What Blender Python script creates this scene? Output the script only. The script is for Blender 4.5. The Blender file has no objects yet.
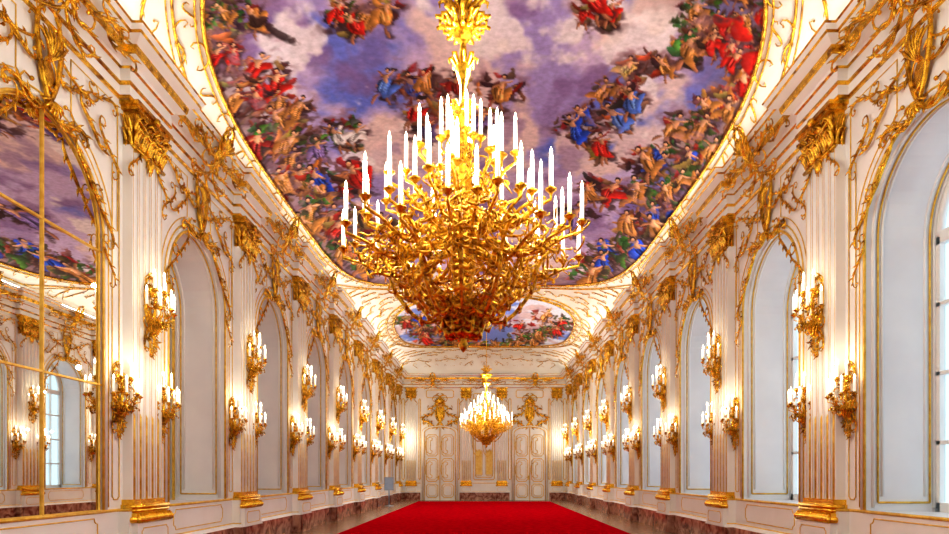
import bpy, math, random
import numpy as np
from mathutils import Vector, Matrix
random.seed(7)
np.random.seed(7)
D=bpy.data; scn=bpy.context.scene
COL=scn.collection
EYE=1.48; F=633.0; VX=484.0; VY=475.0
PI=math.pi
# ------------------------------------------------------------ materials
def srgb(c):
    return tuple(((x/12.92) if x<=.04045 else ((x+.055)/1.055)**2.4) for x in c)
def mk(name,c1,c2=None,scale=5,rough=.5,metal=0,bump=0,bscale=40,es=0,ec=None,detail=4,lo=.35,hi=.65,dist=0,spec=.5):
    m=D.materials.new(name); m.use_nodes=True; nt=m.node_tree; N=nt.nodes; L=nt.links
    b=N['Principled BSDF']; b.inputs['Roughness'].default_value=rough; b.inputs['Metallic'].default_value=metal
    b.inputs['Specular IOR Level'].default_value=spec
    tc=N.new('ShaderNodeTexCoord')
    nz=N.new('ShaderNodeTexNoise'); nz.inputs['Scale'].default_value=scale; nz.inputs['Detail'].default_value=detail
    nz.inputs['Distortion'].default_value=dist
    L.new(tc.outputs['Object'],nz.inputs['Vector'])
    r=N.new('ShaderNodeValToRGB'); L.new(nz.outputs['Fac'],r.inputs['Fac'])
    r.color_ramp.elements[0].position=lo; r.color_ramp.elements[1].position=hi
    r.color_ramp.elements[0].color=(*srgb(c1),1); r.color_ramp.elements[1].color=(*srgb(c2 or c1),1)
    L.new(r.outputs['Color'],b.inputs['Base Color'])
    if bump:
        n2=N.new('ShaderNodeTexNoise'); n2.inputs['Scale'].default_value=bscale; n2.inputs['Detail'].default_value=3
        L.new(tc.outputs['Object'],n2.inputs['Vector'])
        bp=N.new('ShaderNodeBump'); bp.inputs['Strength'].default_value=bump; bp.inputs['Distance'].default_value=.02
        L.new(n2.outputs['Fac'],bp.inputs['Height']); L.new(bp.outputs['Normal'],b.inputs['Normal'])
    if es:
        b.inputs['Emission Color'].default_value=(*srgb(ec or c1),1); b.inputs['Emission Strength'].default_value=es
    return m
M_WHITE=mk('white_stucco',(.92,.92,.91),(.95,.95,.945),1.5,.55,bump=.05)
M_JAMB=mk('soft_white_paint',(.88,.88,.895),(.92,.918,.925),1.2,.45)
M_GOLD=mk('gilding',(1.0,.82,.30),(.86,.62,.15),14,.24,.95,bump=.3,bscale=45,lo=.4,hi=.72)  # two-tone noise puts yellow highlights and brown recess shade into the gold colour
M_GOLDD=mk('shaded_gilding',(1.0,.80,.27),(.56,.37,.09),9,.26,.95,bump=.5,bscale=50,lo=.42,hi=.68)  # stronger brown patches: shade of the carved hollows painted into the colour
M_GOLDC=mk('chandelier_gilding',(1.0,.80,.24),(.60,.40,.09),22,.28,.82,bump=.5,bscale=60,lo=.42,hi=.64)  # brown noise imitates shade between the scrolls, yellow the highlights
M_GOLDL=mk('gilded_line',(.95,.80,.36),(.85,.66,.23),10,.5,.3,bump=.2,bscale=60)
M_YEL=mk('yellow_damask',(.90,.75,.34),(.95,.84,.50),9,.6)
M_MARBLE=mk('reddish_marble',(.42,.19,.15),(.76,.58,.50),3,.2,0,detail=8,dist=1.5)
M_CARPET=mk('red_carpet',(.80,.0,.11),(.68,.0,.08),6,1,bump=.3,bscale=200,spec=.0)
M_CREAM=mk('cream_stucco',(.90,.875,.83),(.94,.925,.89),1.0,.6)
M_MIRROR=mk('mirror_silver',(.93,.94,.92),(.95,.95,.93),1,.01,1)
M_WAX=mk('candle_wax',(.97,.96,.93),(1,.98,.95),3,.5,es=.22,ec=(1,.96,.88))  # weak emission stands in for light passing through the wax
M_FLAME=mk('candle_bulb',(1,.96,.85),None,3,.5,es=10,ec=(1,.95,.82))
M_FLAME.cycles.emission_sampling='NONE'
M_STEEL=mk('grey_metal',(.55,.6,.68),(.65,.7,.76),4,.35,.6)
M_BLUEP=mk('blue_grey_panel',(.55,.65,.78),(.62,.70,.8),4,.5)
def glassmat():
    m=D.materials.new('window_glass'); m.use_nodes=True; nt=m.node_tree; N=nt.nodes; L=nt.links
    N.remove(N['Principled BSDF']); o=N['Material Output']
    t=N.new('ShaderNodeBsdfTransparent'); t.inputs[0].default_value=(.8,.93,.95,1)
    g=N.new('ShaderNodeBsdfGlossy'); g.inputs['Roughness'].default_value=.03
    x=N.new('ShaderNodeMixShader'); x.inputs[0].default_value=.2
    L.new(t.outputs[0],x.inputs[1]); L.new(g.outputs[0],x.inputs[2]); L.new(x.outputs[0],o.inputs['Surface'])
    return m
M_GLASS=glassmat()
def parquet():
    m=D.materials.new('parquet'); m.use_nodes=True; nt=m.node_tree; N=nt.nodes; L=nt.links
    b=N['Principled BSDF']; b.inputs['Roughness'].default_value=.2
    tc=N.new('ShaderNodeTexCoord'); mp=N.new('ShaderNodeMapping'); mp.inputs['Rotation'].default_value=(0,0,PI/4)
    L.new(tc.outputs['Object'],mp.inputs['Vector'])
    bk=N.new('ShaderNodeTexBrick'); bk.inputs['Scale'].default_value=3.0
    bk.inputs['Color1'].default_value=(*srgb((.72,.58,.44)),1); bk.inputs['Color2'].default_value=(*srgb((.58,.43,.31)),1)
    bk.inputs['Mortar'].default_value=(*srgb((.34,.24,.17)),1); bk.inputs['Mortar Size'].default_value=.012
    L.new(mp.outputs['Vector'],bk.inputs['Vector']); L.new(bk.outputs['Color'],b.inputs['Base Color'])
    return m
M_PARQ=parquet()
def frescomat():
    m=D.materials.new('fresco_paint'); m.use_nodes=True; nt=m.node_tree; N=nt.nodes; L=nt.links
    b=N['Principled BSDF']; b.inputs['Roughness'].default_value=.8; b.inputs['Specular IOR Level'].default_value=.15
    a=N.new('ShaderNodeVertexColor'); a.layer_name='paint'
    tc=N.new('ShaderNodeTexCoord'); nz=N.new('ShaderNodeTexNoise'); nz.inputs['Scale'].default_value=9; nz.inputs['Detail'].default_value=8
    L.new(tc.outputs['Object'],nz.inputs['Vector'])
    mr=N.new('ShaderNodeMapRange'); mr.inputs[1].default_value=.3; mr.inputs[2].default_value=.7; mr.inputs[3].default_value=.85; mr.inputs[4].default_value=1.15
    L.new(nz.outputs['Fac'],mr.inputs[0])
    mx=N.new('ShaderNodeVectorMath'); mx.operation='SCALE'
    L.new(a.outputs['Color'],mx.inputs[0]); L.new(mr.outputs[0],mx.inputs['Scale']); L.new(mx.outputs[0],b.inputs['Base Color'])
    return m
M_FRESCO=frescomat()
# ------------------------------------------------------------ mesh builder
class MB:
    def __init__(s): s.V=[];s.F=[];s.M=[];s.S=[]
    def add(s,v,f,m=0,sm=False):
        o=len(s.V); s.V+= [tuple(p) for p in v]
        for q in f: s.F.append([i+o for i in q]); s.M.append(m); s.S.append(sm)
    def box(s,x0,x1,y0,y1,z0,z1,m=0):
        v=[(x0,y0,z0),(x1,y0,z0),(x1,y1,z0),(x0,y1,z0),(x0,y0,z1),(x1,y0,z1),(x1,y1,z1),(x0,y1,z1)]
        s.add(v,[(0,3,2,1),(4,5,6,7),(0,1,5,4),(1,2,6,5),(2,3,7,6),(3,0,4,7)],m)
    def quad(s,a,b,c,d,m=0): s.add([a,b,c,d],[(0,1,2,3)],m)
    def tube(s,pts,rad,n=6,m=0,closed=False):
        P=[Vector(p) for p in pts]; k=len(P)
        if not hasattr(rad,'__len__'): rad=[rad]*k
        T=[]
        for i in range(k):
            if closed: t=P[(i+1)%k]-P[i-1]
            else: t=P[min(i+1,k-1)]-P[max(i-1,0)]
            if t.length<1e-9: t=Vector((0,0,1))
            T.append(t.normalized())
        a=Vector((0,0,1)) if abs(T[0].z)<.9 else Vector((1,0,0))
        nr=T[0].cross(a).normalized(); V=[]
        for i in range(k):
            nr=nr-T[i]*nr.dot(T[i])
            if nr.length<1e-6: nr=T[i].orthogonal()
            nr.normalize(); bn=T[i].cross(nr)
            for j in range(n):
                an=2*PI*j/n
                V.append(P[i]+(nr*math.cos(an)+bn*math.sin(an))*rad[i])
        Fc=[]
        for i in range(k if closed else k-1):
            i2=(i+1)%k
            for j in range(n):
                j2=(j+1)%n; Fc.append((i*n+j,i*n+j2,i2*n+j2,i2*n+j))
        if not closed:
            Fc.append(tuple(range(n))[::-1]); Fc.append(tuple((k-1)*n+j for j in range(n)))
        s.add(V,Fc,m,True)
    def lathe(s,prof,n=12,m=0,c=(0,0,0),sc=(1,1)):
        V=[];k=len(prof)
        for r,z in prof:
            for j in range(n):
                a=2*PI*j/n; V.append((c[0]+r*math.cos(a)*sc[0],c[1]+r*math.sin(a)*sc[1],c[2]+z))
        Fc=[(i*n+j,i*n+(j+1)%n,(i+1)*n+(j+1)%n,(i+1)*n+j) for i in range(k-1) for j in range(n)]
        s.add(V,Fc,m,True)
    def ball(s,c,r,m=0,n=6):
        s.lathe([(r*math.sin(PI*i/5)+1e-4,-r*math.cos(PI*i/5)) for i in range(6)],n,m,c)
    def mesh(s,name,mats):
        me=D.meshes.new(name); me.from_pydata(s.V,[],s.F)
        for m in mats: me.materials.append(m)
        me.polygons.foreach_set('material_index',s.M); me.polygons.foreach_set('use_smooth',s.S)
        me.update(); return me
def obj(name,me,loc=(0,0,0),rot=(0,0,0),scale=(1,1,1),parent=None,label=None,cat=None,group=None,kind=None):
    o=D.objects.new(name,me); o.location=loc; o.rotation_euler=rot; o.scale=scale
    if parent: o.parent=parent
    if label: o['label']=label
    if cat: o['category']=cat
    if group: o['group']=group
    if kind: o['kind']=kind
    COL.objects.link(o); return o
def copy_tree(root,loc,rot=None,scale=None):
    def rec(o,par):
        c=o.copy(); COL.objects.link(c)
        if par: c.parent=par
        for ch in kids[o.name]: rec(ch,c)
        return c
    kids={}
    def walk(o):
        kids[o.name]=[x for x in D.objects if x.parent==o]
        for x in kids[o.name]: walk(x)
    walk(root)
    c=rec(root,None); c.location=loc
    if rot is not None: c.rotation_euler=rot
    if scale is not None: c.scale=scale
    return c
trimn=[0]
def trim(me,loc=(0,0,0),rot=(0,0,0),label='gilded moulding on white stucco'):
    trimn[0]+=1
    return obj('trim_%d'%trimn[0],me,loc,rot,kind='structure',label=label,cat='moulding')
# ------------------------------------------------------------ ornament curls
def curl(A,B,c0=4,c1=4,bend=1,n=24):
    def g(s): return 0 if s<.5 else 3*((s-.5)/.5)**2/.5
    th=0;x=y=0;P=[(0,0)]
    for i in range(n):
        s=(i+.5)/n; k=bend+c0*g(1-s)+c1*g(s); th+=k/n*.5
        x+=math.cos(th)/n; y+=math.sin(th)/n; P.append((x,y)); th+=k/n*.5
    ex,ey=P[-1]; L2=ex*ex+ey*ey
    if L2<.01: ex,ey=.5,.0; L2=.25
    dx,dy=B[0]-A[0],B[1]-A[1]
    ca=(dx*ex+dy*ey)/L2; sa=(dy*ex-dx*ey)/L2
    return [(A[0]+ca*p[0]-sa*p[1],A[1]+sa*p[0]+ca*p[1]) for p in P]
def orn_curl(mb,P,R,w=.03,m=0,leaves=True,mir=1,n=5,fn=None):
    k=len(P); fn=fn or (lambda u,v,w:(mir*u,-w,v))
    rad=[R*(.35+.75*math.sin(PI*i/(k-1))**1.5) for i in range(k)]
    mb.tube([fn(u,v,w+.5*R*math.sin(PI*i/(k-1))) for i,(u,v) in enumerate(P)],rad,n,m)
    for e in (0,-1): mb.ball(fn(P[e][0],P[e][1],w+.01),R*.9,m)
    if leaves:
        for i in range(4,k-4,2):
            tx,ty=P[i+1][0]-P[i-1][0],P[i+1][1]-P[i-1][1]; l=math.hypot(tx,ty)+1e-9
            tx/=l;ty/=l; sg=1 if (i//2)%2 else -1
            nx,ny=-ty*sg,tx*sg; Ln=R*(1.8+1.3*math.sin(PI*i/k))
            pts=[(P[i][0]+nx*Ln*t*.8+tx*Ln*t*t*1.3,P[i][1]+ny*Ln*t*.8+ty*Ln*t*t*1.3) for t in (0,.35,.7,1)]
            mb.tube([fn(a,b,w+.01+.012*j) for j,(a,b) in enumerate(pts)],[R*.6,R*.85,R*.6,R*.08],4,m)
def orn(curls,fan=None,rs=1.0,medal=None):
    mb=MB()
    for (A,B,c0,c1,bend,R) in curls:
        P=curl(A,B,c0,c1,bend)
        for mir in (1,-1): orn_curl(mb,P,R*rs,mir=mir)
    if fan:
        for (cx,cy,a0,a1,L,n,R) in fan:
            for i in range(n):
                a=math.radians(a0+(a1-a0)*i/max(1,n-1)); pts=[(cx+math.cos(a)*L*t,-(.03+.08*math.sin(PI*t*.8)),cy+math.sin(a)*L*t) for t in (0,.3,.6,.85,1)]
                mb.tube(pts,[R*rs*.5,R*rs*.8,R*rs,R*rs*.9,R*rs*.3],5,0)
    if medal:
        cx,cy,rx,rz=medal
        mb.lathe([(rx*math.sin(PI*i/10)+1e-4,-rz*math.cos(PI*i/10)) for i in range(11)],16,0,(cx,-.03,cy),(1,.25))
        mb.tube([(cx+rx*1.15*math.cos(2*PI*i/24),-.05,cy+rz*1.15*math.sin(2*PI*i/24)) for i in range(24)],rx*.14,5,0,closed=True)
    return mb
# ------------------------------------------------------------ vault
X0=4.85; YB=37.4; YF=-6.4; ZS=7.33; RISE=1.25
def Hh(x,y):
    u=np.minimum(np.abs(x)/X0,1.0); 
    t=np.clip((y-(YB-2.6))/2.5,0,1); t2=np.clip(((YF+2.6)-y)/2.5,0,1)
    return ZS+RISE*np.maximum(0,(1-u**2.6)*(1-t**2.6)*(1-t2**2.6))**(1/2.6)
def hpt(x,y): return float(Hh(np.float64(x),np.float64(y)))
def px2c(px,py):
    dx=(px-VX)/F; dz=(VY-py)/F; y=15.
    for _ in range(30):
        y=.5*y+.5*(hpt(min(4.8,max(-4.8,dx*y)),y)-EYE)/dz
    return dx*y,y
def grid_obj(xs,ys,off,mask=None):
    X,Y=np.meshgrid(xs,ys); Z=Hh(X,Y)-off
    nx,ny=len(xs),len(ys)
    V=np.stack([X,Y,Z],-1).reshape(-1,3)
    idx=np.arange(nx*ny).reshape(ny,nx)
    Q=np.stack([idx[:-1,:-1],idx[1:,:-1],idx[1:,1:],idx[:-1,1:]],-1).reshape(-1,4)
    if mask is not None:
        mk_=mask(X,Y); mm=(mk_[:-1,:-1]|mk_[1:,:-1]|mk_[1:,1:]|mk_[:-1,1:]).reshape(-1); Q=Q[mm]
    return V,Q,X,Y
s_=np.sin(np.linspace(-PI/2,PI/2,60))*X0
ys=np.concatenate([np.linspace(YF+.1,YF+2.6,14),np.linspace(YF+3.2,YB-3.2,50),YB-.1-np.linspace(2.5,0,14)])
V,Q,_,_=grid_obj(s_,ys,0)
me=D.meshes.new('ceiling'); me.from_pydata(V.tolist(),[],Q.tolist()); me.materials.append(M_CREAM)
me.polygons.foreach_set('use_smooth',[True]*len(me.polygons))
obj('ceiling',me,kind='structure',label='cream coved plaster vault of the gallery',cat='ceiling')
# ------------------------------------------------------------ frescoes
def fbm(ny,nx,by,bx,octv,seed,pers=.55):
    rs=np.random.RandomState(seed); out=np.zeros((ny,nx)); amp=1
    for o in range(octv):
        gy=by*2**o+1; gx=bx*2**o+1; g=rs.rand(gy+1,gx+1)
        yy=np.linspace(0,gy-1.001,ny); xx=np.linspace(0,gx-1.001,nx)
        yi=yy.astype(int); xi=xx.astype(int); fy=(yy-yi)[:,None]; fx=(xx-xi)[None,:]
        fy=fy*fy*(3-2*fy); fx=fx*fx*(3-2*fx)
        a=g[np.ix_(yi,xi)];b=g[np.ix_(yi,xi+1)];c=g[np.ix_(yi+1,xi)];d=g[np.ix_(yi+1,xi+1)]
        out+=amp*((a*(1-fx)+b*fx)*(1-fy)+(c*(1-fx)+d*fx)*fy); amp*=pers
    r=out.ravel().argsort().argsort().reshape(out.shape)/out.size
    return r
COLS=dict(R=(.78,.15,.12),r=(.56,.14,.12),B=(.14,.28,.78),b=(.32,.46,.84),G=(.24,.38,.18),g=(.42,.52,.28),D=(.20,.13,.14),d=(.38,.24,.20),
  S=(.86,.64,.48),s=(.64,.42,.30),W=(.92,.88,.88),O=(.72,.48,.24),Y=(.86,.72,.40),V=(.46,.38,.62))
class Canvas:
    def __init__(s,cx,cy,hx,hy,res,pw):
        s.xs=np.arange(cx-hx-.1,cx+hx+.1,res); s.ys=np.arange(cy-hy-.1,cy+hy+.1,res); s.cx,s.cy,s.hx,s.hy,s.pw=cx,cy,hx,hy,pw
        s.V,s.Q,s.X,s.Y=grid_obj(s.xs,s.ys,.015,lambda X,Y:(np.abs((X-cx)/hx)**pw+np.abs((Y-cy)/hy)**pw)<1.0)
        Z=s.V[:,2].reshape(s.X.shape)-EYE
        s.PX=VX+F*s.X/s.Y; s.PY=VY-F*Z/s.Y
        s.img=np.zeros(s.X.shape+(3,)); s.res=res
        ny,nx=s.X.shape
        s.nz=fbm(ny,nx,int(ny/9),int(nx/9),3,77,.7)*2-1
        s.nz2=fbm(ny,nx,int(ny/20),int(nx/20),3,78,.7)*2-1
    def stroke(s,px,py,L,W,ang,col,al=.9,rough=.4,soft=2.4,bow=.5):
        x,y=px2c(px,py)
        ex=L*y/F*1.35+.05; ey=L*y*y/(F*6.0)*1.35+.05
        i0=np.searchsorted(s.ys,y-ey);i1=np.searchsorted(s.ys,y+ey);j0=np.searchsorted(s.xs,x-ex);j1=np.searchsorted(s.xs,x+ex)
        if i1<=i0 or j1<=j0: return
        dx=s.PX[i0:i1,j0:j1]-px; dy=s.PY[i0:i1,j0:j1]-py; c,sn=math.cos(ang),math.sin(ang)
        nz=s.nz[i0:i1,j0:j1]; n2=s.nz2[i0:i1,j0:j1]
        u=(dx*c+dy*sn)/L; v=(-dx*sn+dy*c)/W+bow*u*u*2+rough*.4*n2
        m=np.clip(soft*(1-(u*u+v*v)+rough*nz),0,1)*al
        sh=(1-.35*np.clip(v,-1,1)+.12*nz)
        cc=np.array(col)[None,None,:]*sh[...,None]
        s.img[i0:i1,j0:j1]=s.img[i0:i1,j0:j1]*(1-m[...,None])+cc*m[...,None]
    def figure(s,x,y,k,col,rs):
        th=rs.uniform(-.7,.7)+PI/2; cx,sx=math.cos(th),math.sin(th)
        dk=[c*.45 for c in col]; lt=[min(1,c*1.25+.12) for c in col]
        bx,by=x+cx*7*k,y+sx*7*k
        s.stroke(bx+2*k,by+2*k,12*k,7.5*k,th,COLS['D'],.75,.5,1.6)
        for q in (-1,1):
            a=th+q*.35+rs.uniform(-.3,.3); s.stroke(bx+math.cos(a)*10*k,by+math.sin(a)*10*k,5*k,1.5*k,a,COLS['s'],.9,.3,2.5)
        fl=rs.uniform(-.9,.9)
        s.stroke(bx,by,9*k,5.2*k,th+fl*.3,col,.97,.35,3)
        s.stroke(bx+rs.choice((-1,1))*6*k,by+rs.uniform(-3,3)*k,8*k,3.2*k,th+fl+.7,col,.95,.4,3)
        for j in range(3):
            o=rs.uniform(-3.5,3.5)*k; s.stroke(bx-sx*o,by+cx*o,6*k,.9*k,th+fl*.3+rs.uniform(-.2,.2),dk,.75,.2,2)
            o=rs.uniform(-3.5,3.5)*k; s.stroke(bx-sx*o,by+cx*o,5*k,.8*k,th+fl*.3+rs.uniform(-.2,.2),lt,.75,.2,2)
        s.stroke(x+cx*1.0*k,y+sx*1.0*k,3.6*k,2.3*k,th,COLS['S'],.95,.3,2.6)
        for q in (-1,1):
            a=rs.uniform(-.8,.8)+(0 if q>0 else PI); s.stroke(x+math.cos(a)*5*k,y+math.sin(a)*4*k,4.0*k,.9*k,a,COLS['S'] if q>0 else COLS['s'],.95,.2,2.6)
        hx,hy=x-cx*4.6*k,y-sx*4.6*k
        s.stroke(hx,hy-.8*k,2.2*k,2.0*k,0,COLS['D'],.95,.2,3,0); s.stroke(hx,hy+.3*k,1.5*k,1.6*k,0,COLS['S'],1,.1,3,0)
    def cluster(s,px,py,rx,ry,pal,n=None,sc=1.0,rs=random,shade=True):
        n=int(n or 20); base=rs.uniform(-.5,.5)
        if shade:
            s.stroke(px,py,rx*1.6,ry*1.5,0,(.54,.43,.52),.5,.8,.6,0)
            s.stroke(px,py,rx*1.3,ry*1.2,0,(.42,.30,.32),.6,.8,.9,0)
            s.stroke(px+rs.uniform(-5,5),py+ry*.3,rx*1.05,ry*.95,base,(.30,.20,.20),.7,.9,1.2,0)
        br='dDOsdr'+('G' if ('G' in pal or 'g' in pal) else '')
        for i in range(int(n*.9)):
            a=rs.uniform(0,2*PI); q=math.sqrt(rs.random())*1.1; x=px+math.cos(a)*q*rx; y=py+math.sin(a)*q*ry
            c=[max(0,min(1,k*rs.uniform(.7,1.15))) for k in COLS[rs.choice(br)]]
            s.stroke(x,y,rs.uniform(4,9)*sc,rs.uniform(1.5,3.6)*sc,base+rs.uniform(-1,1),c,.8,.6)
        gl=[c for c in pal if c in 'Gg']; fo=[c for c in pal if c in 'RBbYWVOr'] or ['O']
        if gl:
            for i in range(int(n*.45*len(gl)/max(1,len(pal))*3)):
                a=rs.uniform(0,2*PI); q=math.sqrt(rs.random()); c=[k*rs.uniform(.6,1.2) for k in COLS[rs.choice(gl)]]
                s.stroke(px+math.cos(a)*q*rx,py+math.sin(a)*q*ry,rs.uniform(3,6)*sc,rs.uniform(1.5,3)*sc,rs.uniform(0,PI),c,.85,.8)
        nf=max(1,int(n/10))
        pts=[]
        for i in range(nf):
            a=2*PI*i/nf+rs.uniform(-.4,.4); q=.62 if nf>1 else .1
            pts.append((py+math.sin(a)*q*ry*.8-4*sc,px+math.cos(a)*q*rx))
        for (y,x) in sorted(pts): s.figure(x,y,sc*rs.uniform(.9,1.3),COLS[rs.choice(fo)],rs)
    def build(s,name,label):
        lin=np.clip(s.img,0,1)**2.2
        me=D.meshes.new(name); me.from_pydata(s.V.tolist(),[],s.Q.tolist())
        ca=me.color_attributes.new('paint','FLOAT_COLOR','POINT')
        arr=np.concatenate([lin.reshape(-1,3),np.ones((lin.shape[0]*lin.shape[1],1))],1).astype(np.float32)
        ca.data.foreach_set('color',arr.ravel())
        me.materials.append(M_FRESCO); me.polygons.foreach_set('use_smooth',[True]*len(me.polygons))
        root=D.objects.new(name,None); root.location=(s.cx,s.cy,hpt(s.cx,s.cy)); COL.objects.link(root)
        root['label']=label; root['category']='ceiling painting'
        o=obj('painting',me,loc=(-s.cx,-s.cy,-hpt(s.cx,s.cy)),parent=root)
        mb=MB(); K=220
        def ring(sc,off,R):
            P=[]
            for i in range(K):
                a=2*PI*i/K; c,sn=math.cos(a),math.sin(a)
                rr=(abs(c)**s.pw+abs(sn)**s.pw)**(-1/s.pw)
                x=s.cx+s.hx*sc*rr*c; y=s.cy+(s.hy+(sc-1)*s.hx)*rr*sn; x=max(-4.8,min(4.8,x))
                P.append((x,y,hpt(x,y)-off))
            mb.tube(P,R,6,0,closed=True); return P
        P=ring(1.0,.03,.036); ring(1.02,.03,.016); ring(1.075,.02,.022); ring(1.09,.02,.012)
        for i in range(0,K,3):
            p=Vector(P[i]);q=Vector(P[(i+1)%K]); t=(q-p).normalized(); nn=Vector((t.y,-t.x,0))
            c2=curl((0,0),(.34,0),4.2,-4.2 if i%2 else 4.2,.5,14)
            pts=[]
            for (u,v) in c2:
                w=p+t*u+nn*(v+.17); x=max(-4.82,min(4.82,w.x)); pts.append((x,w.y,hpt(x,w.y)-.03))
            mb.tube(pts,[.018*(.4+.6*math.sin(PI*k/(len(pts)-1))) for k in range(len(pts))],5,0)
        obj('gilded_frame',mb.mesh('gilded_frame',[M_GOLDD]),loc=(-s.cx,-s.cy,-hpt(s.cx,s.cy)),parent=root)
def st(a,lo,hi): 
    t=np.clip((a-lo)/(hi-lo),0,1); return (t*t*(3-2*t))[...,None]
def lay(img,m,c): return img*(1-m)+np.array(c)*m
C1=Canvas(0,15.5,4.62,8.0,.026,4)
ny,nx=C1.X.shape
n1=fbm(ny,nx,6,5,6,1,.48); n2=fbm(ny,nx,5,4,6,2,.45); n3=fbm(ny,nx,8,7,5,3,.48); n4=fbm(ny,nx,12,10,5,9,.5)
img=np.ones(C1.img.shape)*np.array((.66,.60,.84))
img=lay(img,st(n2,.55,.85)*.85,(.38,.46,.86))
img=lay(img,st(n1,.45,.75)*.9,(.83,.75,.90))
img=lay(img,st(n3,.60,.83)*.85,(.95,.85,.82))
img=lay(img,st(1-n3,.72,.93)*.7,(.52,.40,.62))
img=lay(img,st(n4,.72,.92)*.85,(.98,.95,.96))
img=lay(img,st(1-n4,.80,.97)*.5,(.54,.44,.66))
q=(np.abs(C1.X/4.62)**4+np.abs((C1.Y-15.5)/8)**4)**.25
img=lay(img,st(q+.12*(n3-.5),.80,.99)*.75,(.46,.34,.33))
C1.img=img
R1=random.Random(11)
C1_cl=[(205,25,16,30,'GgdD',30),(235,15,25,18,'Ggd',26),(225,60,14,30,'dOR',24),(262,78,24,24,'RROY',34),(245,100,16,26,'RO',26),
(285,112,26,22,'RdO',34),(268,140,18,22,'Gr',26),(302,150,24,22,'RGOV',34),(290,178,16,20,'Or',22),(325,185,24,20,'RGOB',30),(320,215,20,18,'GBO',24),
(345,135,20,16,'GgW',20),(350,175,16,14,'R',16),(350,225,20,20,'GOR',22),(352,15,26,18,'RGO',30),(385,10,16,14,'OR',16),(340,250,22,14,'GO',16),(300,225,14,14,'G',14),
(398,82,20,16,'BBb',24),(440,82,26,14,'Or',28),(430,108,24,14,'RO',20),(425,130,18,8,'VO',10),(500,88,22,12,'OV',16),(480,120,26,10,'VO',12),
(600,12,20,16,'RRO',22),(588,2,14,8,'R',10),(645,68,26,14,'OY',24),(615,90,18,14,'BO',20),(596,118,26,12,'BBb',26),(628,100,16,10,'Bb',10),(600,145,14,16,'RR',18),(570,128,16,8,'BW',10),
(700,20,26,20,'GGg',34),(688,45,14,20,'Gg',18),(728,38,24,26,'RR',46),(755,18,20,22,'ROG',28),(745,70,22,24,'RRO',34),(762,50,12,24,'Or',18),(715,110,22,20,'RO',28),
(690,128,22,20,'GO',28),(712,150,14,18,'OG',18),(672,160,26,16,'GDB',30),(690,180,16,18,'GO',22),(650,190,24,14,'GOR',26),(665,215,20,16,'GB',22),(640,225,22,14,'BOR',22),(600,192,22,12,'OR',20),(640,160,16,10,'O',12),
(620,250,26,12,'BGb',20),(600,262,24,10,'BG',16),(575,215,16,10,'VB',10),(590,275,20,6,'GO',10),(380,225,24,10,'OV',10),(370,260,20,10,'GO',12)]
for (a,b,rx,ry,p,n) in C1_cl:
    C1.cluster(a,b,rx,ry,p,n,rs=R1,sc=1.2)
C1.stroke(740,30,16,9,1.1,COLS['R'],.95,.4); C1.stroke(722,22,12,7,.4,COLS['R'],.95,.4); C1.stroke(748,62,13,8,1.9,COLS['R'],.9,.4)
C1.stroke(280,34,20,5,.55,COLS['D'],.8,.6,1.5,.1); C1.stroke(255,22,12,6,.3,COLS['D'],.9,.5)
for a in range(200,341,8):
    an=math.radians(a); c,sn=math.cos(an),math.sin(an); rr=(abs(c)**4+abs(sn)**4)**-.25*.93
    x=4.62*rr*c; y=15.5+8*rr*sn
    if y<9.2:
        z=hpt(x,y)-EYE; C1.cluster(VX+F*x/y,VY-F*z/y,22,22,'ORGB',24,rs=R1,sc=1.4)
C1.build('ceiling_fresco','large painted ceiling fresco with figures among violet clouds')
C2=Canvas(0,29.9,4.1,4.9,.04,2.8)
ny,nx=C2.X.shape
n1=fbm(ny,nx,5,5,5,5); n2=fbm(ny,nx,6,4,5,6)
img=np.ones(C2.img.shape)*np.array((.46,.55,.84))
img=lay(img,st(n1,.4,.7),(.86,.88,.95))
img=lay(img,st(n2,.6,.85)*.7,(.80,.66,.66))
C2.img=img
for i in range(26):
    a=R1.uniform(402,566); rim=abs(a-484)/90
    b=348-26*rim*rim-R1.uniform(0,10)
    C2.cluster(a,b,12,4,'GOg',10,rs=R1,sc=.5,shade=i%2==0)
for (a,b,p) in [(405,322,'rG'),(420,318,'GB'),(440,330,'RO'),(560,322,'GR'),(545,315,'BO'),(520,325,'OR'),(500,322,'WO'),(470,332,'R'),(535,335,'Gg'),(425,338,'RO'),(555,330,'RG')]:
    C2.cluster(a,b,12,5,p,14,rs=R1,sc=.5,shade=False)
C2.build('ceiling_fresco','oval painted ceiling fresco with landscape and clouds')
def outside(x,y,k):
    a=(abs(x)/(4.62+k))**4+(abs(y-15.5)/(8.0+k))**4
    b=(abs(x)/(4.1+k))**2.8+(abs(y-29.9)/(4.9+k))**2.8
    return a>1 and b>1
rv=random.Random(21)
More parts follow.
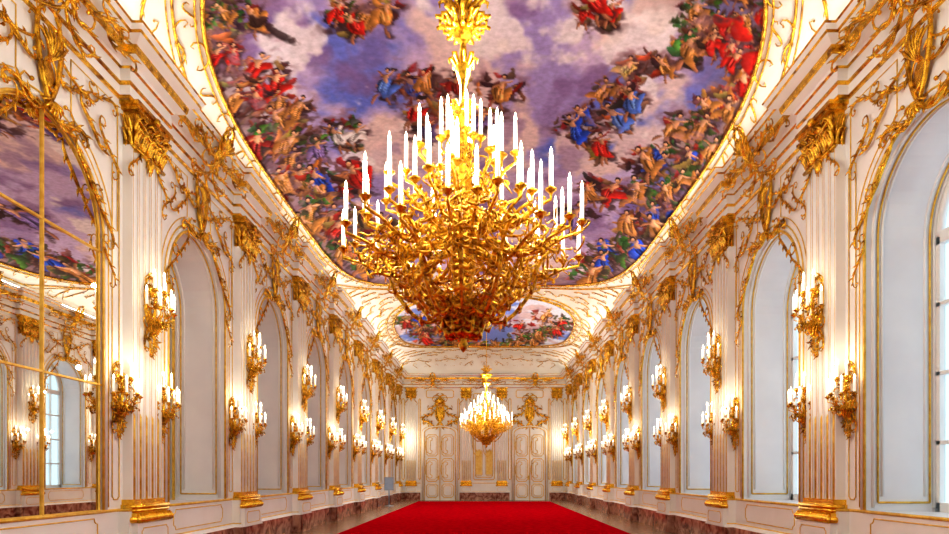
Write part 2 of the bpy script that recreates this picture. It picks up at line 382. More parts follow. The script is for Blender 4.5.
for (y0,y1) in ((6.2,14),(17,26),(26,31),(31,37.2)):
    mb=MB(); pl=[]
    for t in range(2600):
        x=rv.uniform(0,4.70); y=rv.uniform(y0,y1)
        if not outside(x,y,.62 if x<4.2 else .3): continue
        if any((x-a)**2+(y-b)**2<.56**2 for a,b in pl): continue
        pl.append((x,y))
        cy=15.5 if y<24.3 else 29.9
        d=math.atan2(y-cy,x*(1.6 if cy<20 else 1.2))+PI/2; L=rv.uniform(.42,.58)
        c2=curl((-L/2,0),(L/2,0),4.6,rv.choice((4.6,-4.6)),.8,18)
        for sx in (1,-1):
            def fn(u,v,w,x=x,y=y,d=d,sx=sx):
                X=x+math.cos(d)*u-math.sin(d)*v; Y=min(YB-.12,y+math.sin(d)*u+math.cos(d)*v); X=max(-4.8,min(4.8,X))
                return (sx*X,Y,hpt(X,Y)-w)
            orn_curl(mb,c2,.018,w=.015,fn=fn,n=5)
    trim(mb.mesh('cove_scrollwork',[M_GOLDD]),label='gilded stucco scrollwork on the coved ceiling')
# ------------------------------------------------------------ side walls
BAYS=[7.2+3.9*k for k in range(-3,8)]; HW=1.1; SILL=1.0; SPR=4.58; ZT=7.36
PILS=[9.15+3.9*k for k in range(0,8)]
ARC=[(-HW*math.cos(PI*i/24),SPR+HW*math.sin(PI*i/24)) for i in range(25)]
OUT=[(-HW,SILL)]+ARC+[(HW,SILL)]
def side_wall(side):
    mb=MB(); X=5.0*side
    y=YF
    for k,c in enumerate(BAYS):
        dep=1.0 if (side>0 or k>=4) else .035
        a,b=c-HW,c+HW
        mb.quad((X,y,0),(X,a,0),(X,a,ZT),(X,y,ZT)); y=b
        mb.quad((X,a,0),(X,b,0),(X,b,SILL),(X,a,SILL))
        for i in range(24):
            (u0,v0),(u1,v1)=ARC[i],ARC[i+1]
            mb.quad((X,c+u0,v0),(X,c+u1,v1),(X,c+u1,ZT),(X,c+u0,ZT))
        XX=X+dep*side
        loop=OUT+[OUT[0]]
        for i in range(len(loop)-1):
            (u0,v0),(u1,v1)=loop[i],loop[i+1]
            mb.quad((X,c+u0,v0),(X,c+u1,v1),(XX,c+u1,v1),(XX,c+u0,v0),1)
    mb.quad((X,y,0),(X,YB,0),(X,YB,ZT),(X,y,ZT))
    nm='wall_left' if side<0 else 'wall_right'
    obj(nm,mb.mesh(nm,[M_WHITE,M_JAMB]),kind='structure',label='white stucco wall with arched recesses',cat='wall')
side_wall(-1); side_wall(1)
mb=MB(); mb.quad((-5,YB,0),(5,YB,0),(5,YB,ZT),(-5,YB,ZT)); mb.quad((-5,YB,7.3),(5,YB,7.3),(5,YB,8.6),(-5,YB,8.6))
obj('wall_back',mb.mesh('wall_back',[M_WHITE]),kind='structure',label='white stucco end wall with two double doors',cat='wall')
mb=MB(); mb.quad((5,YF,0),(-5,YF,0),(-5,YF,8.6),(5,YF,8.6))
obj('wall_front',mb.mesh('wall_front',[M_WHITE]),kind='structure',label='white stucco end wall',cat='wall')
mb=MB(); mb.box(-6.05,6.05,YF,YB,-.1,0)
obj('floor',mb.mesh('floor',[M_PARQ]),kind='structure',label='polished inlaid parquet floor',cat='floor')
mb=MB(); mb.box(-3.65,3.65,-3.5,35.3,0,.018)
me=mb.mesh('carpet',[M_CARPET])
obj('carpet',me,label='long plain bright red carpet on the parquet',cat='carpet')
# sweeps
def sweep(path,prof,mats,mid):
    mb=MB(); n=len(path); nn=[]
    for i in range(n):
        d=[]
        if i>0: a=Vector(path[i])-Vector(path[i-1]); a.normalize(); d.append(Vector((a.y,-a.x)))
        if i<n-1: a=Vector(path[i+1])-Vector(path[i]); a.normalize(); d.append(Vector((a.y,-a.x)))
        if len(d)==2 and abs(d[0].dot(d[1]))<.99: nn.append(d[0]+d[1])
        else: nn.append(d[0])
    for i in range(n-1):
        for j in range(len(prof)-1):
            (o0,z0),(o1,z1)=prof[j],prof[j+1]
            p=lambda k,o,z:(path[k][0]+nn[k].x*o,path[k][1]+nn[k].y*o,z)
            mb.quad(p(i,o0,z0),p(i+1,o0,z0),p(i+1,o1,z1),p(i,o1,z1),mid[j])
    return mb.mesh('sweep',mats)
def side_path(side,hw,dp):
    pts=[(-5,YF)]
    for p in PILS: pts+=[(-5,p-hw),(-5+dp,p-hw),(-5+dp,p+hw),(-5,p+hw)]
    pts.append((-5,YB))
    if side>0: pts=[(-x,y) for x,y in pts][::-1]
    return pts
ENT=[(0,6.62),(.03,6.62),(.05,6.65),(.05,6.78),(.075,6.80),(.07,6.83),(.06,7.00),(.09,7.02),(.11,7.05),(.22,7.09),(.235,7.12),(.25,7.20),(.37,7.27),(.39,7.30),(.42,7.36),(.44,7.38),(.12,7.41)]
EM=[1,1,0,1,1,0,1,0,0,1,1,0,1,0,1,0]
for side in (-1,1):
    trim(sweep(side_path(side,.5,.14),ENT,[M_WHITE,M_GOLDD],EM),label='white and gilded entablature with projecting cornice')
BP=[(-5,YB)]
for p in (-4.3,-1.05,1.05,4.3): BP+=[(p-.38,YB),(p-.38,YB-.1),(p+.38,YB-.1),(p+.38,YB)]
BP.append((5,YB))
trim(sweep(BP,ENT,[M_WHITE,M_GOLDD],EM),label='white and gilded entablature with projecting cornice')
BASE=[(0,1.02),(.02,1.02),(.035,1.0),(.02,.98),(.02,.53),(.04,.51),(.05,.48),(.10,.45),(.10,0)]
BM=[1,1,1,0,1,0,0,2]
for side,nm in ((-1,'baseboard_left'),(1,'baseboard_right')):
    obj(nm,sweep(side_path(side,.5,.14),BASE,[M_WHITE,M_GOLDL,M_MARBLE],BM),kind='structure',label='reddish marble plinth under white gilded dado',cat='baseboard')
for (a,b) in ((-5,-3.75),(-1.45,1.5),(3.85,5)):
    obj('baseboard_back',sweep([(a,YB),(b,YB)],BASE,[M_WHITE,M_GOLDL,M_MARBLE],BM),kind='structure',label='reddish marble plinth under white dado',cat='baseboard')
# ------------------------------------------------------------ arch trims
def loopline(mb,pts,R,n=5,m=0,closed=True): mb.tube(pts,R,n,m,closed=closed)
def rect_pts(u0,u1,v0,v1,w,notch=.07):
    P=[]
    for (cx,cy,a0) in ((u1,v1,270),(u0,v1,360),(u0,v0,90),(u1,v0,180)):
        seq=[]
        for i in range(4):
            a=math.radians(a0-30*i); seq.append((cx+notch*math.cos(a),cy+notch*math.sin(a)))
        P+=seq
    return [(u,-w,v) for u,v in P]
def arch_trim(deep):
    mb=MB()
    def ar(h,w,R,s0=SILL,m=0):
        P=[(-h,-w,s0)]+[(-h*math.cos(PI*i/28),-w,SPR+h*math.sin(PI*i/28)) for i in range(29)]+[(h,-w,s0)]
        mb.tube(P,R,6,m)
    ar(HW,.012,.022 if deep else .018); ar(HW+.11,.008,.012,1.05)
    ar(HW+.06,.0,.03,1.02,1)
    mb.tube([(-HW,-.02,SILL),(HW,-.02,SILL)],.022,6,0)
    loopline(mb,rect_pts(-.95,.95,.60,.92,.022),.009)
    for s in (1,-1):
        loopline(mb,rect_pts(min(s*1.30,s*1.46),max(s*1.30,s*1.46),1.15,5.7,.008,.03),.008)
    for s in (1,-1):
        P=[(s*(1.32*math.cos(a)),-.008,SPR+1.32*math.sin(a)) for a in [math.radians(8+62*i/12) for i in range(13)]]+[(s*.45,-.008,6.5),(s*1.42,-.008,6.5),(s*1.42,-.008,4.8)]
        mb.tube(P,.009,5,0,closed=True)
    if deep:
        ar(HW-.01,-.16,.014,1.12); ar(HW-.01,-.84,.014,1.12); ar(HW-.01,-.97,.02)
        ar(HW-.005,-.10,.026,1.05,1); ar(HW-.005,-.90,.026,1.05,1); ar(HW-.0,-.22,.02,1.2,1); ar(HW-.0,-.78,.02,1.2,1)
        for s in (1,-1): 
            mb.tube([(s*(HW-.01),.16,1.12),(s*(HW-.01),.84,1.12)],.014,5,0)
    return mb.mesh('arch_trim',[M_GOLDL,M_WHITE])
AT=arch_trim(True); ATF=arch_trim(False)
ROTL=(0,0,PI/2); ROTR=(0,0,-PI/2)
for k,c in enumerate(BAYS):
    if k<2: continue
    trim(AT if k>=4 else ATF,(-5,c,0),ROTL,'gilded arch moulding around wall recess')
    trim(AT,(5,c,0),ROTR,'gilded arch moulding around window recess')
def window_mesh():
    mb=MB()
    mb.add([(u,.02,v) for u,v in OUT],[tuple(range(len(OUT)))],1)
    h=HW-.05
    def bar(u0,u1,v0,v1): mb.box(u0,u1,-.04,.04,v0,v1,0)
    bar(-HW,-HW+.09,SILL,SPR);bar(HW-.09,HW,SILL,SPR);bar(-HW,HW,SILL,SILL+.12);bar(-.07,.07,SILL,SPR+HW-.03);bar(-HW,HW,SPR-.1,SPR+.06)
    for v in (1.9,2.8,3.7): bar(-HW,HW,v-.025,v+.025)
    for u in (-.55,.55): bar(u-.02,u+.02,SILL,SPR+.9)
    mb.tube([(-h*math.cos(PI*i/24),0,SPR+h*math.sin(PI*i/24)) for i in range(25)],.055,6,0)
    return mb.mesh('window',[M_WHITE,M_GLASS])
WM=window_mesh()
for k,c in enumerate(BAYS):
    obj('window_%d'%(k+1),WM,(5.95,c,0),ROTR,kind='structure',label='tall arched window with white glazing bars',cat='window')
mb=MB(); mb.add([(u,.0,v-SILL) for u,v in OUT],[tuple(range(len(OUT)))],0); MG=mb.mesh('mirror_glass',[M_MIRROR])
mb=MB()
mb.box(-.012,.012,-.02,.0,0,SPR+HW-.02-SILL,0)
for v in (2.66,4.40): mb.box(-HW,HW,-.02,.0,v-.012-SILL,v+.012-SILL,0)
h=HW-.025; mb.tube([(-h,-.0,.02)]+[(-h*math.cos(PI*i/24),-.0,SPR-SILL+h*math.sin(PI*i/24)) for i in range(25)]+[(h,-.0,.02)],.016,6,0,closed=True)
MF=mb.mesh('gilded_bars',[M_GOLDL])
r0=obj('wall_mirror',None,(-5.03,BAYS[3],SILL),ROTL,label='tall arched wall mirror divided by gilded bars',cat='mirror',group='arched wall mirrors')
obj('mirror_glass',MG,parent=r0); obj('gilded_bars',MF,parent=r0)
for k,c in enumerate(BAYS):
    if k==3: continue
    copy_tree(r0,(-5.03 if k<4 else -5.98,c,SILL))
# ------------------------------------------------------------ pilasters
def pil_parts():
    P={}
    mb=MB(); mb.box(-.46,.46,-.25,0,.45,.82,0); mb.box(-.49,.49,-.28,0,0,.45,1)
    loopline(mb,rect_pts(-.36,.36,.52,.74,.251,.04),.008,4,2)
    P['plinth']=mb.mesh('plinth',[M_WHITE,M_MARBLE,M_GOLDL])
    mb=MB()
    for (h,d,z0,z1) in ((.47,.25,.82,.90),(.455,.235,.90,.95),(.43,.2,.95,1.0),(.445,.22,1.0,1.07),(.42,.18,1.07,1.14)): mb.box(-h,h,-d,0,z0,z1,0)
    for z,r,d,h in ((.86,.045,.25,.46),(.985,.03,.21,.43),(1.035,.035,.21,.44)):
        mb.tube([(-h,-d,z),(h,-d,z)],r,8,0)
        for s in (-1,1): mb.tube([(s*h,-.05,z),(s*h,-d,z)],r,8,0)
    for i in range(14):
        u=-.43+.86*i/13; mb.tube([(u,-.25,.82),(u,-.29,.88),(u,-.24,.95)],[.018,.026,.01],5,0)
    P['gilded_base']=mb.mesh('gilded_base',[M_GOLD])
    mb=MB(); hw=.40; pr=[(-hw,0),(-hw,-.14)]
    nf=5; 
    for i in range(nf):
        c=-hw+.8*(i+.5)/nf; r=.055
        pr+=[(c-r,-.14)]+[(c-r*math.cos(PI*j/6),-.14+.06*math.sin(PI*j/6)) for j in range(1,6)]+[(c+r,-.14)]
    pr+=[(hw,-.14),(hw,0)]
    z0,z1=1.14,6.05
    for i in range(len(pr)-1):
        a,b=pr[i],pr[i+1]; mb.quad((*a,z0),(*b,z0),(*b,z1),(*a,z1),0)
    for i in range(nf):
        c=-hw+.8*(i+.5)/nf
        mb.tube([(c,-.115,1.14),(c,-.115,2.3),(c,-.11,2.36)],[.024,.024,.003],6,1)
        mb.tube([(c-.056,-.141,1.14),(c-.056,-.141,6.05)],.0036,4,1)
        mb.tube([(c+.056,-.141,1.14),(c+.056,-.141,6.05)],.0036,4,1)
    P['shaft']=mb.mesh('shaft',[M_WHITE,M_GOLDL])
    mb=MB()
    mb.box(-.38,.38,-.14,0,6.0,6.56,1); mb.box(-.48,.48,-.27,0,6.57,6.63,0); mb.box(-.44,.44,-.24,0,6.52,6.57,0)
    mb.tube([(-.42,-.16,6.02),(.42,-.16,6.02)],.028,6,0)
    for row,(z,n,L,o) in enumerate(((6.03,5,.24,.07),(6.17,4,.27,.10))):
        for i in range(n):
            u=-.33+.66*i/(n-1)
            for du in (-.04,0,.04):
                mb.tube([(u+du*.5,-.15,z),(u+du*1.2,-.17,z+L*.5),(u+du*1.5,-.18-o*.4,z+L*.85),(u+du,-.19-o,z+L*.95),(u+du*.6,-.19-o,z+L*.78)],[.018,.026,.026,.02,.006],5,0)
        for sx in (-1,1):
            for yy in (-.05,-.12):
                mb.tube([(sx*.38,yy,z),(sx*.40,yy,z+L*.5),(sx*(.43+o*.4),yy,z+L*.9),(sx*(.43+o),yy,z+L*.85)],[.022,.026,.022,.008],5,0)
    for s in (1,-1):
        orn_curl(mb,curl((.05,6.36),(.38,6.46),0,7,1.2),.036,w=.2,mir=s,leaves=False)
        orn_curl(mb,curl((.32,6.05),(.42,5.62),4,-4,.6),.018,w=.15,mir=s)
    mb.ball((0,-.27,6.57),.06,0,8)
    for i in range(7):
        a=math.radians(200+140*i/6); mb.tube([(0,-.18,6.05),(math.cos(a)*.08,-.18,6.05+math.sin(a)*.12),(math.cos(a)*.12,-.16,6.05+math.sin(a)*.26)],[.02,.02,.005],5,0)
    P['capital']=mb.mesh('capital',[M_GOLDD,M_GOLDD])
    return P
PP=pil_parts()
pr0=obj('pilaster',None,(-5,PILS[0],0),ROTL,label='white fluted pilaster with gilded capital and base',cat='pilaster',group='pilasters along the gallery walls')
for n in ('plinth','gilded_base','shaft','capital'): obj(n,PP[n],parent=pr0)
for i,p in enumerate(PILS):
    if i: copy_tree(pr0,(-5,p,0))
    copy_tree(pr0,(5,p,0),ROTR)
for x in (-4.3,-1.05,1.05,4.3): copy_tree(pr0,(x,YB,0),(0,0,0),(.72,.7,1))
# ------------------------------------------------------------ gilded cartouches
cart=orn([((.10,.88),(.30,.10),4.5,4.5,1.3,.06),((.12,.02),(.66,-.12),4,-5,-.9,.05),((.66,-.12),(1.04,-.56),4,4.5,-.8,.045),((1.06,-.55),(1.24,-1.15),4,-5,-.6,.038),
  ((.26,.45),(.74,.40),5,-5,.6,.045),((.72,.45),(1.14,.10),4.5,4.5,-1.4,.045),((1.14,.32),(1.34,-.20),5,-5,.5,.036),
  ((1.24,-1.15),(1.27,-1.7),4,-4,.5,.028),((.34,.80),(.85,.70),4,4,.9,.036),((.88,.70),(1.34,.62),5,-5,-.7,.036)],
  fan=[(0,.45,50,130,.38,7,.04),(0,.05,210,330,.22,7,.03)],rs=.5,medal=(0,.32,.10,.16))
CART=cart.mesh('gilded_cartouche',[M_GOLDD])
crest=orn([((.06,.42),(.26,-.05),4.5,4.5,1.6,.05),((.2,.10),(.70,.02),5,-5,.5,.046),((.12,-.12),(.45,-.34),4,5,.6,.04),((.42,.26),(.82,.20),4,4,-1,.036),((.66,.02),(1.08,-.10),5,-5,.7,.036)],
   fan=[(0,.1,40,140,.34,7,.045)],rs=.56,medal=(0,.05,.10,.13))
CREST=crest.mesh('gilded_crest',[M_GOLDD])
cart_l='gilded rococo scrollwork cartouche above an arch'; cr_l='gilded rococo shell crest on the cornice'
for k,c in enumerate(BAYS):
    if k<3: continue
    for sd,rz in ((-1,PI/2),(1,-PI/2)):
        obj('gilded_cartouche',CART,(sd*4.985,c,5.72),(0,0,rz),(.93,1,1),label=cart_l,cat='wall ornament',group='cartouches above the arches')
        obj('gilded_crest',CREST,(sd*4.70,c,7.02),(math.radians(26),0,rz),(1.15,1,1.0),label=cr_l,cat='wall ornament',group='crests on the cornice')
for x in (-3.0,0,3.0):
    obj('gilded_crest',CREST,(x,YB-.30,6.95),(math.radians(24),0,0),(1.1,1,.9),label=cr_l,cat='wall ornament',group='crests on the cornice')
over=orn([((.28,1.30),(.52,.15),4.5,4.5,1.3,.07),((.15,-.02),(.95,.02),4,-5,-.6,.06),((.52,.75),(1.0,.25),5,-5,.6,.06),((.12,1.45),(.75,1.05),5,4,-1.2,.05)],fan=[(0,1.15,40,140,.42,7,.06)],rs=.85,medal=(0,.62,.26,.42))
OV=over.mesh('overdoor',[M_GOLDD])
def door_mesh():
    mb=MB(); W=.92
    pts=[(-W,0)]+[(-W,3.95)]+[(-W*math.cos(PI*i/16),3.95+.36*math.sin(PI*i/16)) for i in range(1,16)]+[(W,3.95),(W,0)]
    n=len(pts); v=[(u,-.06,z) for u,z in pts]; mb.add(v,[tuple(range(n))[::-1]],0)
    fr=[(u*1.06,-.05,z if z==0 else z+.05) for u,z in pts]; mb.tube(fr,.075,6,0); mb.tube([(u*1.0,-.11,z) for u,z in pts],.025,5,1)
    mb.tube([(u*1.13,-.05,z if z==0 else z+.11) for u,z in pts],.02,5,1)
    mb.tube([(0,-.08,0),(0,-.08,4.3)],.025,5,1)
    for s in (-1,1):
        for (z0,z1) in ((.15,.95),(1.1,2.45),(2.6,3.85)):
            u0,u1=(.12,.80) if s>0 else (-.80,-.12)
            mb.box(u0+.06,u1-.06,-.085,-.06,z0+.06,z1-.06,0)
            loopline(mb,rect_pts(u0,u1,z0,z1,.075,.1),.024,5,1)
            loopline(mb,rect_pts(u0+.1,u1-.1,z0+.1,z1-.1,.09,.08),.013,5,1)
        for zc in (1.78,3.22):
            for m in (-1,1):
                P=curl((0,.3),(0,-.3),3,3,1.5*m,14); mb.tube([(s*.46+u,-.1,zc+vv) for u,vv in P],.018,4,1)
    mb.box(-.13,-.05,-.14,-.08,1.2,1.45,1); mb.tube([(-.09,-.17,1.33),(-.2,-.17,1.33)],.018,5,1)
    return mb.mesh('door',[M_WHITE,M_GOLDL])
DM=door_mesh()
for i,x in enumerate((-2.6,2.7)):
    obj('door_%d'%(i+1),DM,(x,YB,0),kind='structure',label='white double door with gilded panels',cat='door')
    obj('gilded_overdoor',OV,(x,YB-.02,4.5),(0,0,0),(.92,1,1),label='gilded trophy ornament above a double door',cat='wall ornament',group='overdoor ornaments')
mb=MB()
for (u0,u1,v0,v1) in ((-.62,.62,1.2,6.3),(-.5,.5,1.35,4.3),(-.5,.5,4.5,6.1),(-4.85,-4.7,1.2,6),(4.7,4.85,1.2,6),(-3.85,-3.75,1.2,6),(3.8,3.9,1.2,6),(-1.55,-1.45,1.2,6),(1.45,1.6,1.2,6),(-3.4,-1.8,6.05,6.5),(1.9,3.5,6.05,6.5)):
    loopline(mb,rect_pts(u0,u1,v0,v1,.02,.06),.024,5)
for s in (-1,1):
    mb.box(s*.3-.17,s*.3+.17,-.02,0,1.5,2.9,1)
    loopline(mb,rect_pts(s*.3-.2,s*.3+.2,1.45,2.95,.02,.05),.016,5)
    for q in (-1,1):
        P=curl((0,.6),(0,-.6),4,4,1.2*q,18); mb.tube([(s*.3+u*.6,-.04,3.6+v) for u,v in P],.022,5,0)
trim(mb.mesh('end_panels',[M_GOLDL,M_YEL]),(0,YB,0),label='gilded panel mouldings on the end wall')
# ------------------------------------------------------------ candles
def candle_mesh(L=.22,r=.019):
    mb=MB(); mb.lathe([(1e-4,0),(r*1.05,0),(r,.02),(r*.95,L),(r*.5,L+.004),(1e-4,L+.005)],8,0); return mb.mesh('candle',[M_WAX])
def flame_mesh(L=.22,h=.075,r=.014):
    mb=MB(); mb.lathe([(1e-4,L),(r*.8,L+h*.1),(r,L+h*.3),(r*.7,L+h*.6),(r*.25,L+h*.88),(1e-4,L+h)],8,0); return mb.mesh('bulb',[M_FLAME])
S_POS=[]
for a in (-80,-40,0,40,80):
    an=math.radians(a); S_POS.append((math.sin(an)*.30,-.10-.24*math.cos(an),.05+.02*(abs(a)<10)))
for a in (-55,0,55):
    an=math.radians(a); S_POS.append((math.sin(an)*.17,-.08-.16*math.cos(an),.32))
def cup(mb,p,m=0,k=1):
    mb.lathe([(1e-4,-.05*k),(.012*k,-.045*k),(.022*k,-.03*k),(.045*k,-.012),(.05*k,-.005),(.025,-.004),(.022,.02),(1e-4,.02)],8,m,p)
def arm_to(mb,p,z0,R=.016,r0=.03,sag=.2,m=0,k=1):
    x,y,z=p; rr=math.hypot(x,y); ux,uy=x/rr,y/rr
    P=[]
    for i in range(15):
        t=i/14; r=r0+(rr-r0)*(t**.8); r+=.05*math.sin(PI*t*2)*(1 if rr>.2 else .4)
        zz=z0+(z-.05-z0)*t-sag*math.sin(PI*t)*(1-.2*t)
        P.append((ux*r,uy*r,zz))
    P[-1]=(x,y,z-.05); P[-2]=(x,y,z-.09)
    mb.tube(P,[R*(1.3-.6*i/14) for i in range(15)],6,m)
    for i in (3,5,7,9,11):
        for s in (1,-1):
            b=Vector(P[i]); side=Vector((-uy,ux,0))*s
            mb.tube([b,b+side*.035+Vector((0,0,.03)),b+side*.05+Vector((0,0,-.015))+Vector((ux,uy,0))*.03],[R*.8,R*.9,R*.15],4,m)
    q=Vector(P[9]); Q=curl((0,0),(.10,.02),0,6,1,14)
    mb.tube([(q.x+ux*u,q.y+uy*u,q.z-v*1.2) for u,v in Q],[R*.7]*len(Q),5,m)
    if rr>.6:
        q=Vector(P[6]); Q=curl((0,0),(.16,.03),0,6,-1,14)
        mb.tube([(q.x+ux*u,q.y+uy*u,q.z+v*1.2+.02) for u,v in Q],[R*.7]*len(Q),5,m)
    cup(mb,(x,y,z),m,k)
def sconce_body():
    mb=MB()
    for s in (1,-1):
        orn_curl(mb,curl((.03,.42),(.12,-.05),5,4,1.2),.018,mir=s); orn_curl(mb,curl((.12,.02),(.03,-.5),4,-4,.8),.018,mir=s)
        orn_curl(mb,curl((.05,-.2),(.14,-.34),5,5,1),.014,mir=s,w=.05); orn_curl(mb,curl((.02,-.3),(.05,-.58),4,4,-1),.013,mir=s,w=.05)
    for i in range(9):
        a=math.radians(20+140*i/8); mb.tube([(0,-.04,.25),(math.cos(a)*.1,-.08,.25+math.sin(a)*.1),(math.cos(a)*.15,-.05,.25+math.sin(a)*.2)],[.01,.016,.004],5,0)
    mb.lathe([(1e-4,-.34),(.015,-.32),(.022,-.25),(.05,-.18),(.035,-.1),(.02,-.05),(.03,0),(.015,.05),(.012,.3),(.02,.33),(1e-4,.4)],10,0,(0,-.1,0))
    for i in range(10):
        a=2*PI*i/10; c,s=math.cos(a),math.sin(a)
        mb.tube([(c*.02,-.1+s*.02,-.32),(c*.07,-.1+s*.06,-.24),(c*.10,-.1+s*.07,-.14),(c*.13,-.1+s*.08,-.17)],[.009,.015,.013,.004],5,0)
    for k in range(22):
        a=random.uniform(-1.5,1.5); r=random.uniform(.08,.28); z=random.uniform(-.2,.08); z-=(.28-r)*.4
        b=Vector((math.sin(a)*r,-.08-math.cos(a)*r*.8,z)); d=random.uniform(0,2*PI)
        Q=curl((0,0),(.09,.03),2,5,1,8); mb.tube([(b.x+math.cos(d)*u,b.y+math.sin(d)*u*.5,b.z+v) for u,v in Q],[.006,.009,.010,.010,.010,.009,.008,.007,.005],4,0)
    return mb
SB=sconce_body(); SBM=SB.mesh('backplate',[M_GOLDD])
CM=candle_mesh(.21,.021); FM=flame_mesh(.21,.085,.016)
ARMM=[]
for p in S_POS:
    mb=MB(); q=(p[0],p[1]+.08,p[2]); arm_to(mb,q,-.1 if p[2]<.2 else .1,.011,.02,.14 if p[2]<.2 else .06)
    ARMM.append(mb.mesh('arm',[M_GOLDD]))
sc0=obj('wall_sconce',None,(0,0,0),(0,0,0),label='gilded branched wall sconce with lit candles on a pilaster',cat='wall sconce',group='gilded candle sconces on the walls')
obj('backplate',SBM,parent=sc0)
for p,am in zip(S_POS,ARMM):
    obj('arm',am,(0,-.08,0),parent=sc0)
    c=obj('candle',CM,p,parent=sc0); obj('candle_bulb',FM,parent=c)
mb=MB(); 
def merge(dst,me,off,mi):
    o=len(dst.V); dst.V+=[(v.co.x+off[0],v.co.y+off[1],v.co.z+off[2]) for v in me.vertices]
    for p in me.polygons: dst.F.append([i+o for i in p.vertices]); dst.M.append(mi); dst.S.append(True)
merge(mb,SBM,(0,0,0),0)
for p,am in zip(S_POS,ARMM): merge(mb,am,(0,-.08,0),0); merge(mb,CM,p,1); merge(mb,FM,p,2)
SFAR=mb.mesh('wall_sconce_small',[M_GOLDD,M_WAX,M_FLAME])
def plight(loc,e,col=(1,.89,.69),r=.03):
    l=D.lights.new('lamp_light','POINT'); l.energy=e; l.color=col; l.shadow_soft_size=r
    o=D.objects.new('lamp_light',l); o.location=loc; COL.objects.link(o); return o
first=True
for i,p in enumerate(PILS):
    for sd,rz in ((-1,PI/2),(1,-PI/2)):
        for (dy,z,off,sc) in ((0,3.80,.14,1.0),(-.56,2.52,.0,.86),(.56,2.52,.0,.86)):
            loc=(sd*(5-off),p+dy,z); rot=(0,0,rz)
            if i<4:
                if first: o=sc0; o.location=loc; o.rotation_euler=rot; o.scale=(sc,)*3; first=False
                else: o=copy_tree(sc0,loc,rot,(sc,)*3)
            else: o=obj('wall_sconce',SFAR,loc,rot,(sc,)*3,label=sc0['label'],cat='wall sconce',group=sc0['group'])
            if i<4: plight((sd*(4.56-off),p+dy,z+.42),8.5)
        if i>=4: plight((sd*4.4,p,3.6),30)
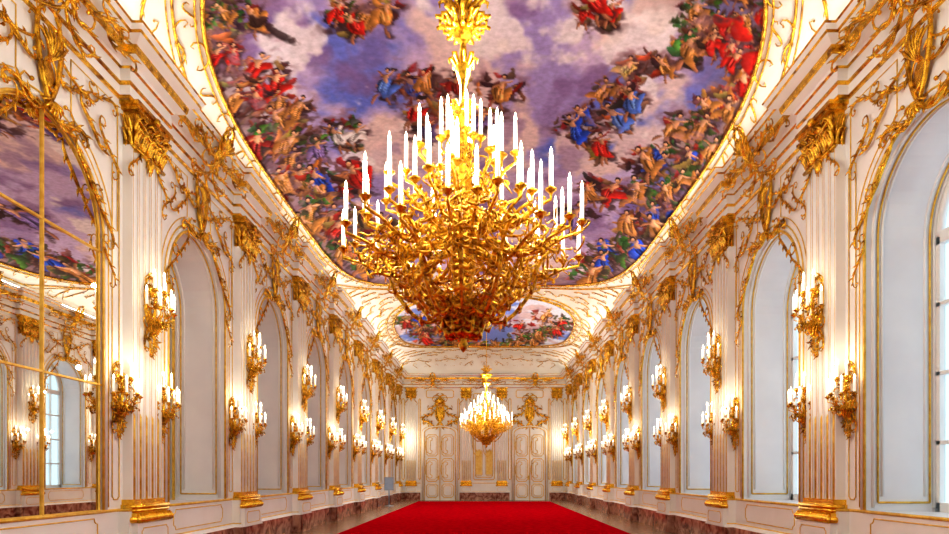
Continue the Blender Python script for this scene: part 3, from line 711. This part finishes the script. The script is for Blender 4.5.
# ------------------------------------------------------------ chandelier
BASEZ=1.15+EYE
def chandelier(loc):
    root=obj('chandelier',None,loc,label='huge gilded rococo chandelier with tiers of lit candles',cat='chandelier',group='gallery chandeliers')
    mb=MB()
    top=7.1-1.15
    mb.lathe([(1e-4,-.03),(.03,0),(.05,.04),(.03,.08),(.06,.12),(.12,.17),(.15,.24),(.10,.32),(.08,.5),(.12,.8),(.10,1.1),(.05,1.3),(.09,1.5),(.06,1.8),(.03,2.0),(.06,2.1),(.09,2.17),(.04,2.25),(.03,2.4),(.055,2.5),(.075,2.58),(.04,2.66),(.025,2.8),(.08,2.86),(.10,2.92),(.05,2.98),(.04,3.1),(.09,3.18),(.03,3.28),(.012,3.36),(.012,top-.25),(.10,top-.15),(.16,top-.02),(1e-4,top)],14,0)
    for (z,n,L,up,R) in ((.10,10,.12,.05,.014),(.17,14,.15,.05,.014),(.3,12,.22,-.03,.014),(2.15,8,.12,.1,.016),(2.55,8,.12,.14,.016),(2.2,8,.1,-.1,.014),(2.88,12,.20,.16,.02),(2.95,10,.24,.06,.02),(3.1,10,.22,.16,.02),(3.2,8,.12,.2,.018),(3.0,12,.16,-.12,.018)):
        for i in range(n):
            a=2*PI*(i+.5*(n%3))/n; c,s=math.cos(a),math.sin(a)
            mb.tube([(c*.03,s*.03,z),(c*L*.5,s*L*.5,z+up*.3),(c*L*.85,s*L*.85,z+up*.9),(c*L*1.08,s*L*1.08,z+up*.8),(c*L*1.05,s*L*1.05,z+up*.5)],[R*.8,R,R*1.2,R*.8,R*.3],5,0)
    obj('stem',mb.mesh('stem',[M_GOLDC]),parent=root)
    mb=MB()
    for i in range(12):
        a=2*PI*i/12; c,s=math.cos(a),math.sin(a)
        for (A,B,c0,c1,bd,R) in (((.07,.16),(.30,.38),4,-4,.3,.022),((.28,.38),(.56,.66),4,5,.5,.02),((.10,.34),(.44,.60),5,4,-1,.018),((.50,.66),(.86,.84),5,-5,-.6,.018)):
            P=curl(A,B,c0,c1,bd,18)
            if i%2: P=[(u*.9,v+.06) for u,v in P]
            mb.tube([(c*u,s*u,v) for u,v in P],[R*(.5+.5*math.sin(PI*k/18)) for k in range(19)],5,0)
            for k in (5,8,11,14):
                u,v=P[k]; b=Vector((c*u,s*u,v))
                for sg in (1,-1):
                    side=Vector((-s,c,0))*sg
                    mb.tube([b,b+side*.05+Vector((0,0,-.02)),b+side*.09+Vector((0,0,.03))],[R*.8,R*1.2,R*.2],4,0)
    obj('basket',mb.mesh('basket',[M_GOLDC]),parent=root)
    mb=MB(); rr=random.Random(5)
    def env(z):
        pts=[(0,.05),(.12,.12),(.28,.26),(.45,.42),(.58,.62),(.70,.88),(.80,1.05),(.9,1.1),(1.02,1.0),(1.15,.8),(1.3,.55),(1.5,.35),(1.8,.2),(2.1,.1)]
        for (a,b),(c,d) in zip(pts,pts[1:]):
            if a<=z<=c: return b+(d-b)*(z-a)/(c-a)
        return .1
    for k in range(560):
        z=rr.triangular(.08,1.3,.72); r=env(z)*math.sqrt(rr.uniform(.3,1)); a=rr.uniform(0,2*PI)
        d=a+rr.uniform(-1,1)+rr.choice((0,PI/2,-PI/2)); ti=rr.uniform(-.3,.6); ux,uy=math.cos(d),math.sin(d); sc=rr.uniform(.06,.12)
        P=curl((0,0),(sc,rr.uniform(-.03,.05)),rr.choice((0,4)),rr.choice((4,5,-5)),rr.uniform(-1,1),10)
        R=rr.uniform(.006,.013)
        mb.tube([(math.cos(a)*r+ux*u,math.sin(a)*r+uy*u,z+v+ti*u) for u,v in P],[R*(.35+.65*math.sin(PI*q/10)) for q in range(11)],4,0)
    obj('foliage',mb.mesh('foliage',[M_GOLDC]),parent=root)
    cm=candle_mesh(.27,.018); fm=flame_mesh(.27,.085,.014)
    tiers=[(18,1.08,.98,.98,.24),(15,.90,1.16,1.10,.2),(12,.71,1.38,1.24,.18),(10,.52,1.60,1.36,.15),(7,.33,1.80,1.5,.12),(5,.16,1.94,1.7,.08)]
    for t,(n,R,zc,z0,sag) in enumerate(tiers):
        mb=MB(); arm_to(mb,(R,0,zc),z0,.018 if t<4 else .011,.06,sag,0,1.05); am=mb.mesh('arm',[M_GOLDC])
        for i in range(n):
            a=2*PI*(i+.37*t)/n+.1; jz=.09*((i*7+t)%3-1) if t<4 else 0
            obj('arm',am,(0,0,jz),(0,0,a),parent=root)
            c=obj('candle',cm,(R*math.cos(a),R*math.sin(a),zc+jz),parent=root); obj('candle_bulb',fm,parent=c)
    return root
ch=chandelier((-.19,5.8,BASEZ))
copy_tree(ch,(.1,26.2,BASEZ))
for (cx,cy,e) in ((-.19,5.8,1),(.1,26.2,1.2)):
    for i in range(6):
        a=2*PI*(i+.5)/6; plight((cx+1.1*math.cos(a),cy+1.1*math.sin(a),BASEZ+1.5),44*e,(1,.94,.83),r=.02)
    plight((cx+.2,cy,BASEZ+2.55),65*e,(1,.94,.83),r=.02)
    plight((cx-.2,cy+.1,BASEZ+2.55),65*e,(1,.94,.83),r=.02)
# ------------------------------------------------------------ info stand
st0=obj('information_stand',None,(-4.5,30,0),label='slim blue-grey visitor information stand by the wall',cat='information stand')
mb=MB(); mb.lathe([(1e-4,0),(.22,0),(.22,.03),(.05,.06),(1e-4,.06)],16,0); obj('base',mb.mesh('base',[M_STEEL]),parent=st0)
mb=MB(); mb.tube([(0,0,.05),(0,0,1.0)],.035,8,0); obj('pole',mb.mesh('pole',[M_STEEL]),parent=st0)
mb=MB(); mb.box(-.22,.22,-.03,.03,.75,1.38,0); mb.box(-.19,.19,-.036,-.03,.8,1.33,1); obj('panel',mb.mesh('panel',[M_STEEL,M_BLUEP]),parent=st0)
# ------------------------------------------------------------ added fill strips, hidden on the cornices to brighten vault and hall
for sd in (-1,1):
    l=D.lights.new('added_vault_fill','AREA'); l.shape='RECTANGLE'; l.size=.05; l.size_y=42; l.energy=190; l.color=(1,.97,.92)
    o=D.objects.new('added_vault_fill',l); COL.objects.link(o)
    d=Vector((-sd*.94,0,.34)); zax=-d.normalized(); yax=Vector((0,1,0)); xax=yax.cross(zax)
    o.matrix_world=Matrix.Translation((sd*4.70,15.5,7.425))@Matrix((xax,yax,zax)).transposed().to_4x4()
w=D.worlds.new('World'); scn.world=w; w.use_nodes=True
w.node_tree.nodes['Background'].inputs[0].default_value=(.72,.84,.95,1); w.node_tree.nodes['Background'].inputs[1].default_value=1.5
# ------------------------------------------------------------ camera
cd=D.cameras.new('Camera'); cam=D.objects.new('Camera',cd); COL.objects.link(cam)
cam.location=(0,0,EYE); cam.rotation_euler=(PI/2,0,0)
cd.sensor_width=36; cd.lens=36*F/949; cd.shift_x=-(VX-474.5)/949; cd.shift_y=(VY-267)/949
cd.clip_start=.05; cd.clip_end=200
scn.camera=cam
scn.view_settings.view_transform='Standard'
try: scn.view_settings.look='Medium High Contrast'
except Exception as e:
    print('look',e)
scn.view_settings.exposure=0.12
